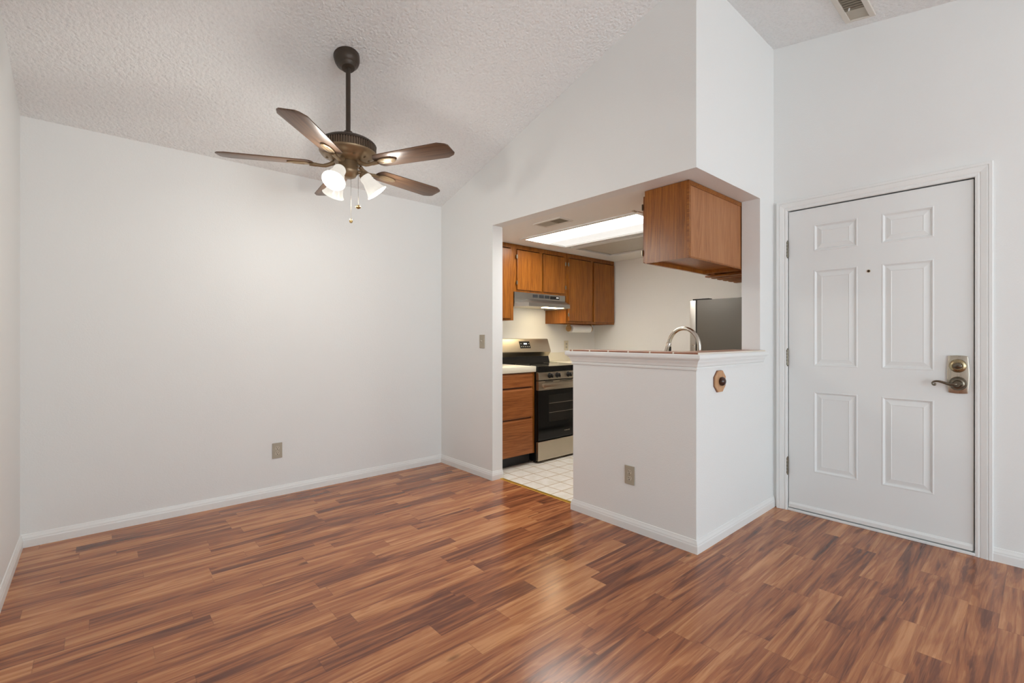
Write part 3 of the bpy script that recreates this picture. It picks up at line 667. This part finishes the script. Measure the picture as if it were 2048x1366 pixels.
# ------------------------------------------------------------------ cabinets
def shell(m, x0, x1, y0, y1, z0, z1, t=.016, bottom_up=0.0):
    m.box(x0, x0 + t, y0, y1, z0, z1); m.box(x1 - t, x1, y0, y1, z0, z1)
    m.box(x0 + t, x1 - t, y0, y1, z0 + bottom_up, z0 + bottom_up + t); m.box(x0 + t, x1 - t, y0, y1, z1 - t, z1)
def cab_door(parent, x0, x1, z0, z1, yf, hinge_x=None, out=-1, mat='oakdoor', hz=None):
    """slab door whose front is at yf, thickness toward +y when out=-1"""
    m = MB(); y0, y1 = (yf, yf + .017) if out < 0 else (yf - .017, yf)
    m.box(x0, x1, y0, y1, z0, z1, bev=.003); d = m.build('door', mat, parent)
    if hinge_x is not None:
        for z in (hz or (z0 + .07, z1 - .07)):
            q = MB(); yy = yf - .002 if out < 0 else yf + .002
            q.cyl((hinge_x, yy, z - .020), (hinge_x, yy, z + .020), .0045, 12); q.box(hinge_x - .010, hinge_x + .012, min(yy, yy + .003 * -out), max(yy, yy + .003 * -out), z - .016, z + .016)
            q.build('hinge', 'antique', d, 40)
    return d
YF = YA - .320                                     # face of the upper cabinets
def upper(label, x0, x1, z0, doors, group='upper kitchen cabinets'):
    t = thing('wall_cabinet', label, 'cabinet', ((x0 + x1) / 2, YA, z0), group)
    m = MB(); shell(m, x0, x1, YF + .019, YA, z0, HS - .004, bottom_up=.02); m.box(x0 + .016, x1 - .016, YA - .006, YA, z0, HS - .004); m.build('carcass', 'oak', t)
    m = MB(); m.box(x0, x1, YF + .002, YF + .021, HS - .045, HS - .002); m.box(x0, x1, YF + .002, YF + .021, z0, z0 + .025)
    for a, b in ((x0, doors[0][0] + .006), (doors[-1][1] - .006, x1)): m.box(a, b, YF + .002, YF + .021, z0 + .025, HS - .045)
    for p, q in zip(doors, doors[1:]): m.box(p[1] - .006, q[0] + .006, YF + .002, YF + .021, z0 + .025, HS - .045)
    m.build('face_frame', 'oak', t)
    return t
c1 = upper('oak wall cabinet partly hidden behind the doorway jamb', XB + PT + .005, 3.127, 1.367, [(2.62, 3.095)])
cab_door(c1, 2.625, 3.088, 1.385, 2.078, YF - .015)
c2 = upper('short two door oak cabinet above the range hood', 3.129, 3.903, 1.657, [(3.165, 3.500), (3.535, 3.875)])
cab_door(c2, 3.168, 3.510, 1.678, 2.078, YF - .015, 3.160); cab_door(c2, 3.545, 3.878, 1.678, 2.078, YF - .015, 3.884)
c3 = upper('tall two door oak cabinet beside the hood at the kitchen corner', 3.905, XK - .012, 1.355, [(3.945, 4.345), (4.385, 4.765)])
cab_door(c3, 3.940, 4.352, 1.380, 2.078, YF - .015, 3.932); cab_door(c3, 4.384, 4.772, 1.380, 2.078, YF - .015)
# two cabinets hanging over the bar, doors toward the kitchen
HY0, HY1, HZ = YC + .124, 1.700, 1.669
def hanging(label, x0, x1):
    t = thing('hanging_cabinet', label, 'cabinet', ((x0 + x1) / 2, HY0, HZ), 'cabinets hanging over the breakfast bar')
    m = MB(); m.box(x0, x0 + .018, HY0, HY1 - .018, HZ, HS - .003); m.box(x1 - .018, x1, HY0, HY1 - .018, HZ, HS - .003)
    m.box(x0 + .018, x1 - .018, HY0 + .006, HY1 - .018, HZ + .022, HZ + .038); m.box(x0 + .018, x1 - .018, HY0 + .006, HY1 - .018, HS - .02, HS - .003)
    m.build('carcass', 'oak', t)
    m = MB(); m.box(x0 + .018, x1 - .018, HY0 + .004, HY0 + .010, HZ + .004, HS - .003); m.build('back_panel', 'veneer', t)['label'] = 'pale striped veneer back'
    m = MB(); m.box(x0, x1, HY1 - .018, HY1, HZ - .002, HZ + .030); m.box(x0, x1, HY1 - .018, HY1, HS - .040, HS - .003)
    m.box(x0, x0 + .04, HY1 - .018, HY1, HZ + .030, HS - .040); m.box(x1 - .04, x1, HY1 - .018, HY1, HZ + .030, HS - .040)
    m.build('face_frame', 'oak', t)
    xm = (x0 + x1) / 2
    for a, b, h in ((x0 + .015, xm - .006, x0 + .012), (xm + .006, x1 - .015, x1 - .012)):
        cab_door(t, a, b, HZ + .006, HS - .030, HY1 + .023, h, out=1, hz=(HZ + .07, HS - .10))
    # solid edge moulding round the back
    m = MB(); m.box(x0 - .001, x0 + .020, HY0 - .001, HY0 + .013, HZ, HS - .003); m.box(x1 - .014, x1, HY0 - .001, HY0 + .013, HZ, HS - .003); m.box(x0 + .020, x1 - .014, HY0 - .001, HY0 + .013, HS - .030, HS - .003)
    m.box(x0 + .020, x1 - .014, HY0 - .001, HY0 + .013, HZ, HZ + .010)
    m.build('edge_moulding', 'oaky', t)
    return t
hc1 = hanging('oak cabinet with bare back hanging over the bar corner', 2.636, 3.405)
hc2 = hanging('oak cabinet with stemware rack mostly hidden behind the jamb', 3.412, 4.06)
rk = MB(); rk.box(3.47, 4.01, HY0 + .02, HY0 + .05, HZ - .006, HZ + .022); rk.box(3.47, 4.01, HY1 - .06, HY1 - .03, HZ - .004, HZ + .022)
rk = rk.build('stemware_rack', 'oakx', hc2)
for k in range(6):
    x = 3.494 + .098 * k
    q = MB(); q.box(x - .028, x + .028, HY0 + .015, HY1 + .012, HZ - .019, HZ - .006, bev=.003); q.build('slat', 'oaky', rk)

# base cabinet with drawers beside the range
BF = 3.215
bc = thing('base_cabinet', 'oak drawer base cabinet seen through the kitchen doorway', 'cabinet', (2.86, YA, 0))
m = MB(); m.box(XB + PT + .003, 3.119, BF + .018, YA - .002, .102, .868); m.build('carcass', 'oak', bc)
m = MB(); m.box(3.074, 3.119, BF, BF + .018, .102, .868); m.box(2.60, 3.074, BF + .004, BF + .018, .102, .868); m.build('face_frame', 'oak', bc)
for z0, z1 in ((.738, .850), (.452, .712), (.110, .428)):
    m = MB(); m.prism([(BF - .016, z0), (BF + .002, z0), (BF + .002, z1 + .010), (BF - .004, z1 + .010), (BF - .016, z1 - .006)], 'X', 2.604, 3.082, bev=.002)
    d = m.build('drawer', 'oakx', bc)
    q = MB(); q.box(2.604, 3.070, BF + .000, BF + .005, z1 + .008, min(z1 + .024, .867)); q.build('finger_groove', 'grooveshade', d)  # dark strip painted for the shade inside the finger gap
m = MB(); m.box(2.60, 3.119, 3.285, 3.33, 0, .102); m.build('toe_kick', 'kick', bc)
ct = thing('countertop', 'cream laminate countertop on the drawer cabinet', 'countertop', (2.86, YA, .87), 'kitchen countertops')
m = MB(); m.box(XB + PT + .002, 3.122, 3.190, YA - .001, .870, .924, bev=.006); m.build('worktop', 'laminate', ct, 30)
m = MB(); m.box(XB + PT + .002, 3.122, YA - .022, YA - .001, .922, 1.02, bev=.003); m.build('backsplash', 'laminate', ct)
bc2 = thing('base_cabinet', 'oak base cabinet at the kitchen corner hidden past the stove', 'cabinet', (4.34, YA, 0))
m = MB(); m.box(3.892, XK - .002, BF + .018, YA - .002, .102, .868); m.build('carcass', 'oak', bc2)
for x0, x1 in ((3.91, 4.33), (4.35, 4.78)): m = MB(); m.box(x0, x1, BF, BF + .018, .115, .85, bev=.003); m.build('door', 'oakdoor', bc2)
m = MB(); m.box(3.892, XK - .002, 3.285, 3.33, 0, .102); m.build('toe_kick', 'kick', bc2)
ct2 = thing('countertop', 'cream laminate countertop at the kitchen corner beyond the stove', 'countertop', (4.34, YA, .87), 'kitchen countertops')
m = MB(); m.box(3.890, XK - .001, 3.190, YA - .001, .870, .924, bev=.006); m.build('worktop', 'laminate', ct2, 30)
m = MB(); m.box(3.890, XK - .001, YA - .022, YA - .001, .922, 1.02, bev=.003); m.build('backsplash', 'laminate', ct2)
# sink run behind the bar
bc3 = thing('base_cabinet', 'oak sink cabinet behind the half wall', 'cabinet', (3.27, YC + .12, 0))
m = MB(); shell(m, XB + PT + .004, 3.95, YC + .125, 1.96, .102, .868); m.build('carcass', 'oak', bc3)
for x0, x1 in ((2.62, 3.04), (3.06, 3.48), (3.50, 3.92)): m = MB(); m.box(x0, x1, 1.96, 1.978, .115, .85, bev=.003); m.build('door', 'oakdoor', bc3)
m = MB(); m.box(XB + PT + .004, 3.95, 1.86, 1.90, 0, .102); m.build('toe_kick', 'kick', bc3)
ct3 = thing('countertop', 'cream laminate sink countertop behind the half wall', 'countertop', (3.27, YC + .12, .87), 'kitchen countertops')
m = MB()
for a in ((XB + PT + .002, 2.72, YC + .122, 2.0), (3.28, 3.955, YC + .122, 2.0), (2.72, 3.28, YC + .122, 1.56), (2.72, 3.28, 1.94, 2.0)): m.box(a[0], a[1], a[2], a[3], .870, .912)
m.build('worktop', 'laminate', ct3)
m = MB(); m.box(2.72, 3.28, 1.56, 1.94, .72, .724)
for a in ((2.716, 2.72, 1.556, 1.944), (3.28, 3.284, 1.556, 1.944), (2.716, 3.284, 1.556, 1.56), (2.716, 3.284, 1.94, 1.944)): m.box(a[0], a[1], a[2], a[3], .72, .915)
m.build('sink_basin', 'steel', ct3)

# faucet
fc = thing('kitchen_faucet', 'arched brushed steel pull-down faucet behind the bar', 'faucet', (3.0, 1.516, .912))
m = MB(); m.lathe([(0, 0), (.027, 0), (.027, .008), (.022, .014), (.020, .09), (.017, .10)], (3.0, 1.521, .912), (0, 0, 1), 32, cap=False); m.build('base', 'chrome', fc, 40)
arc = [Vector((3.0, 1.521, .99)), Vector((3.0, 1.521, 1.06))] + [Vector((3.0, 1.632 - .111 * math.cos(t), 1.128 + .128 * math.sin(t))) for t in [i * math.pi / 20 * .93 for i in range(21)]]
m = MB(); m.tube(smoothpath(arc, 3), .0135, 18); m.build('spout', 'chrome', fc, 60)
e = arc[-1]; dn = (arc[-1] - arc[-2]).normalized()
m = MB(); m.lathe([(.0135, -.004), (.0150, 0), (.0165, .004), (.0175, .045), (.0205, .085), (.0205, .092), (.0, .092)], e, dn, 28, cap=False); hd = m.build('spray_head', 'chrome', fc, 40)
m = MB(); bp = e + dn * .042; m.box(bp.x - .008, bp.x + .008, bp.y - .024, bp.y - .014, bp.z - .018, bp.z + .016, bev=.003); m.build('spray_button', 'black', hd)
m = MB(); m.cyl((3.012, 1.521, 1.005), (3.060, 1.521, 1.005), .013, 20); m.tube(smoothpath([(3.055, 1.521, 1.005), (3.052, 1.545, 1.035), (3.038, 1.570, 1.085), (3.030, 1.575, 1.143)], 4), [.008] * 5 + [.0065] * 5 + [.0075] * 3, 14)
m.lathe([(.0075, 0), (.0105, .003), (.0105, .006), (0, .006)], (3.030, 1.575, 1.141), (0, .05, 1), 20, cap=False); m.build('handle', 'chrome', fc, 50)

# ------------------------------------------------------------------ breakfast bar ledge
bar = thing('breakfast_bar_ledge', 'terracotta tiled bar ledge with white crown moulding on the half wall', 'bar ledge', (XB + .05, (YC + YH) / 2, 1.088))
TP = [(0, 1.012), (.009, 1.012), (.010, 1.022), (.005, 1.0225), (.005, 1.0265), (.012, 1.032), (.015, 1.045), (.021, 1.057), (.021, 1.0635), (.028, 1.064), (.030, 1.071), (.039, 1.0725), (.0415, 1.080), (.0405, 1.095), (.035, 1.1005), (0, 1.1005)]
sweep('crown_moulding', [(XB + PT + .03, YH), (XB, YH), (XB, YC), (XJ + .035, YC)], TP, 'trim', None, None, parent=bar)
o_ = .026
m = MB(); m.prism([(XB - o_, YC - o_), (XJ + .022, YC - o_), (XJ + .022, YC - .001), (XJ - .001, YC - .001), (XJ - .001, YC + .175), (XB + .165, YC + .175), (XB + .165, YH + .010), (XB - o_, YH + .010)], 'Z', 1.0985, 1.110, bev=.0025)
m.build('tile_top', 'terracotta', bar)['label'] = 'terracotta tile with pale grout'
m = MB(); m.prism([(XB + .001, YC + .001), (XJ - .002, YC + .001), (XJ - .002, YC + .17), (XB + .16, YC + .17), (XB + .16, YH - .001), (XB + .001, YH - .001)], 'Z', 1.0885, 1.0985); m.build('substrate', 'trim', bar)
# octagonal plaque with a knob
pq = thing('wall_hook', 'octagonal wooden plaque with round dark knob below the bar', 'wall hook', (2.751, YC, .936))
m = MB(); m.prism([(2.751 + .072 * math.cos(R(22.5 + 45 * i)), .936 + .0675 * math.sin(R(22.5 + 45 * i))) for i in range(8)], 'Y', YC - .013, YC, bev=.0015); m.build('plaque', 'plaque', pq)
m = MB()
for (a, b_) in ((0, .0025),): m.prism([(2.751 + .0735 * math.cos(R(22.5 + 45 * i)), .936 + .069 * math.sin(R(22.5 + 45 * i))) for i in range(8)], 'Y', YC - .006, YC - .0005)
m.build('plaque_edge', 'bark', pq)
m = MB(); m.lathe([(.022, 0), (.0245, .003), (.0265, .009), (.0255, .016), (.021, .023), (.013, .028), (.006, .0298), (.0, .030)], (2.751, YC - .012, .936), (0, -1, 0), 36, cap=False); m.build('knob', 'knob', pq, 180)

# ------------------------------------------------------------------ range hood
hd = thing('range_hood', 'stainless range hood with lit underside above the stove', 'range hood', (3.51, YA, 1.508))
hx0, hx1, hz0 = 3.134, 3.886, 1.508
plan = [(hx0, YF - .002), (3.206, 3.382), (3.815, 3.382), (hx1, YF - .002)]
m = MB(); m.box(hx0, hx1, YF - .002, YA - .002, 1.590, 1.655); m.box(hx0, hx0 + .004, YF - .002, YA - .002, hz0, 1.59); m.box(hx1 - .004, hx1, YF - .002, YA - .002, hz0, 1.59)
lo = [(x, y, 1.547) for x, y in plan]; up = [(hx0, YF - .002, 1.590), (3.30, YF - .002, 1.590), (3.80, YF - .002, 1.590), (hx1, YF - .002, 1.590)]
bt = [(x, y, hz0) for x, y in plan]
for i in range(3):
    m.face([lo[i], lo[i + 1], up[i + 1], up[i]]); m.face([bt[i], bt[i + 1], lo[i + 1], lo[i]])
bmesh.ops.recalc_face_normals(m.bm, faces=m.bm.faces); m.build('canopy_body', 'steel2', hd)
m = MB(); m.box(hx0, hx1, YF - .006, YF - .002, 1.592, 1.655); cp = m.build('control_panel', 'steel2', hd)
for x in (3.425, 3.515, 3.600):
    m = MB(); m.box(x - .036, x + .036, YF - .009, YF - .005, 1.611, 1.643, bev=.001); m.build('button', 'ventdark' if 0 else 'kick', cp)
m = MB(); m.box(3.648, 3.790, YF - .009, YF - .005, 1.607, 1.639, bev=.001); lb = m.build('switch_panel', 'black', hd)
m = MB(); m.box(3.742, 3.780, YF - .0100, YF - .0088, 1.620, 1.632); m.build('switch_label', 'white', lb)
m = MB()
for k in range(4): m.box(3.36 + k * .085, 3.42 + k * .085, 3.452, 3.458, 1.5665, 1.5690)
m.build('vent_slots', 'dark', hd)
m = MB(); m.prism([(hx0 + .004, YA - .004), (hx1 - .004, YA - .004), (hx1 - .004, YF - .004), (3.812, 3.386), (3.209, 3.386), (hx0 + .004, YF - .004)], 'Z', hz0 + .012, hz0 + .016); m.build('underside', 'steel', hd)
m = MB(); m.box(3.56, 3.78, 3.44, 3.56, hz0 + .003, hz0 + .011); m.build('lamp_lens', 'hoodlamp', hd)['label'] = 'glowing warm lamp lens'
m = MB(); m.box(3.20, 3.50, 3.42, 3.78, hz0 + .006, hz0 + .011)
m.build('grease_filter', 'steel', hd)
area('hood_lamp_light', (3.66, 3.50, hz0 + .001), (0, 0, 0), .20, .10, 0.5, (1.0, .93, .80))

# ------------------------------------------------------------------ range
rg = thing('kitchen_range', 'stainless electric range with black glass oven door', 'stove', (3.505, YA - .02, 0))
rx0, rx1, ry = 3.125, 3.884, 3.170
m = MB(); m.box(rx0, rx1, ry + .030, YA - .03, .018, .905, bev=.002)
for x in (rx0 + .03, rx1 - .03):
    for y in (ry + .07, YA - .08): m.cyl((x, y, 0), (x, y, .02), .018, 14)
m.build('body', 'black', rg)
m = MB(); m.box(rx0, rx1, ry - .004, YA - .08, .866, .919, bev=.004); cktop = m.build('cooktop', 'glassblk', rg)
for x, y, r_ in ((3.30, 3.32, .09), (3.72, 3.32, .10), (3.30, 3.58, .075), (3.72, 3.58, .075)):
    m = MB(); m.lathe([(r_, 0), (r_, .0012), (r_ - .004, .0012), (r_ - .004, 0)], (x, y, .9185), (0, 0, 1), 40, cap=False); m.build('burner_ring', 'ventdark', cktop)
m = MB(); m.prism([(YA - .088, .917), (YA - .002, .917), (YA - .002, 1.184), (YA - .050, 1.184), (YA - .062, 1.178), (YA - .112, 1.045), (YA - .112, 1.036), (YA - .080, 1.000), (YA - .072, .985), (YA - .066, .975)], 'X', rx0 + .008, rx1 - .004); bgd = m.build('backguard', 'steel', rg)
m = MB(); m.prism([(YA - .092, .919), (YA - .075, .919), (YA - .062, .990), (YA - .072, .990)], 'X', rx0 + .006, rx1 - .004); m.build('backguard_base', 'black', bgd)
# slanted display
p0, p1 = Vector((0, YA - .062, 1.178)), Vector((0, YA - .112, 1.045)); dv = (p1 - p0).normalized(); nv = Vector((0, dv.z, -dv.y)); nv = nv if nv.y < 0 else -nv
def slant(m, x0, x1, s0, s1, h0, h1):
    P = lambda x, s, h: Vector((x, 0, 0)) + p0 + dv * s + nv * h
    c = [P(x, s, h) for h in (h0, h1) for (x, s) in ((x0, s0), (x1, s0), (x1, s1), (x0, s1))]
    for f in ((0, 1, 2, 3), (7, 6, 5, 4), (0, 4, 5, 1), (1, 5, 6, 2), (2, 6, 7, 3), (3, 7, 4, 0)): m.face([c[i] for i in f])
    bmesh.ops.recalc_face_normals(m.bm, faces=m.bm.faces)
m = MB(); slant(m, 3.425, 3.578, .026, .106, 0, .0015); dsp = m.build('display', 'black', rg)
m = MB()
for x0, x1 in ((3.486, 3.497), (3.500, 3.511), (3.515, 3.526), (3.528, 3.533)): slant(m, x0, x1, .046, .062, .0015, .0022)
m.build('digits', 'display', dsp)
for x, s0 in [(3.440, .050), (3.556, .050)] + [(3.440 + k * .028, .084) for k in range(5)]:
    m = MB(); slant(m, x, x + .013, s0, s0 + .0055, .0015, .0022); m.build('key_mark', 'white', dsp)
m = MB(); m.prism([(ry + .030, .788), (ry + .030, .866), (ry + .004, .866), (ry, .860), (ry - .006, .790)], 'X', rx0 + .004, rx1 - .004, bev=.001); cpn = m.build('control_panel', 'steel', rg)
for x in (3.278, 3.384, 3.545, 3.640, 3.742):
    m = MB(); m.lathe([(.025, 0), (.026, .004), (.020, .008), (.018, .034), (.015, .038), (0, .038)], (x, ry - .001, .829), (0, -1, .07), 28, cap=False); m.box(x - .004, x + .004, ry - .048, ry - .030, .811, .848, bev=.002)
    kb = m.build('knob', 'black', rg, 40)
    m = MB(); m.box(x - .0012, x + .0012, ry - .0487, ry - .046, .834, .846); m.build('knob_mark', 'white', kb)
dz0, dz1 = .214, .780
m = MB(); m.box(rx0 + .004, rx1 - .004, ry, ry + .030, dz0, .692, bev=.003); od = m.build('oven_door', 'glassblk', rg)
m = MB(); m.box(rx0 + .004, rx1 - .004, ry - .003, ry + .030, .692, dz1, bev=.002); dt = m.build('door_trim', 'steel', od)
for x0, x1 in ((rx0 + .09, rx0 + .20), (3.42, 3.60), (3.66, 3.80)): m = MB(); m.box(x0, x1, ry - .0035, ry + .02, dz1 - .012, dz1 - .006); m.build('door_vent', 'dark', od)
m = MB(); m.box(rx0 + .035, rx1 - .035, ry - .048, ry - .030, .712, .762, bev=.008)
for x in (rx0 + .05, rx1 - .08): m.box(x, x + .03, ry - .032, ry + .002, .722, .752, bev=.003)
m.build('handle', 'steel', od, 40)
m = MB(); m.box(3.270, 3.740, ry - .0008, ry + .003, .380, .640); wn = m.build('window', 'ovenwin', od)
for z in (.470, .560):
    m = MB(); m.box(3.275, 3.735, ry - .0014, ry, z - .002, z + .002); m.build('rack_wire', 'ventdark', od)
cu = bpy.data.curves.new('logo', 'FONT'); cu.body = 'FRIGIDAIRE'; cu.size = .0165; cu.align_x = 'CENTER'; cu.extrude = .0006
tmp = bpy.data.objects.new('logo', cu); C.objects.link(tmp); bpy.context.view_layer.update()
me = bpy.data.meshes.new_from_object(tmp.evaluated_get(bpy.context.evaluated_depsgraph_get())); bpy.data.objects.remove(tmp)
lg = bpy.data.objects.new('oven_logo', me); C.objects.link(lg); me.materials.clear(); me.materials.append(M['steel'])
me.transform(Matrix.Translation(Vector((3.530, ry - .0012, .268)) - ORG[rg.name]) @ Matrix.Rotation(R(90), 4, 'X')); lg.parent = od
m = MB(); m.box(rx0 + .002, rx1 - .002, ry, ry + .030, .022, .203, bev=.003); m.build('storage_drawer', 'steel', rg)

# ------------------------------------------------------------------ paper towels under the corner cabinet
ph = thing('paper_towel_holder', 'wooden paper towel holder under the corner wall cabinet', 'towel holder', (4.31, 3.665, 1.355))
for x in (4.112, 4.500):
    m = MB(); m.cyl((x - .008, 3.665, 1.302), (x + .008, 3.665, 1.302), .036, 28); m.box(x - .007, x + .007, 3.645, 3.685, 1.302, 1.354); m.build('bracket', 'warmwood', ph, 40)
m = MB(); m.cyl((4.12, 3.665, 1.302), (4.492, 3.665, 1.302), .012, 16); m.build('rod', 'warmwood', ph, 40)
pr = thing('paper_towel_roll', 'white paper towel roll on the holder under the cabinet', 'paper towels', (4.31, 3.665, 1.302))
m = MB(); m.lathe([(.0125, 0), (.044, 0), (.046, .002), (.046, .338), (.044, .340), (.0125, .340)], (4.141, 3.665, 1.302), (1, 0, 0), 40, cap=False); m.build('paper', 'paper', pr, 40)

# ------------------------------------------------------------------ refrigerator
rf = thing('refrigerator', 'grey apartment refrigerator behind the bar with dark side panel', 'refrigerator', (4.41, 1.75, 0))
f0, f1 = 4.072, 4.74
m = MB(); m.box(f0, f1, 1.42, 2.088, .03, 1.534, bev=.006); m.box(f0 + .03, f1 - .03, 1.45, 2.06, 0, .03); m.build('body', 'fridge', rf, 30)
for z0, z1 in ((.06, 1.03), (1.042, 1.532)): m = MB(); m.box(f0 + .002, f1 - .002, 2.098, 2.155, z0, z1, bev=.005); m.build('door', 'fridgedoor', rf, 30)
m = MB(); m.box(f0 + .008, f1 - .008, 2.087, 2.100, .05, 1.530); m.build('gasket', 'dark', rf)
m = MB(); m.box(f0 + .012, f0 + .085, 1.985, 2.135, 1.533, 1.546, bev=.004); m.build('hinge_cover', 'black', rf)
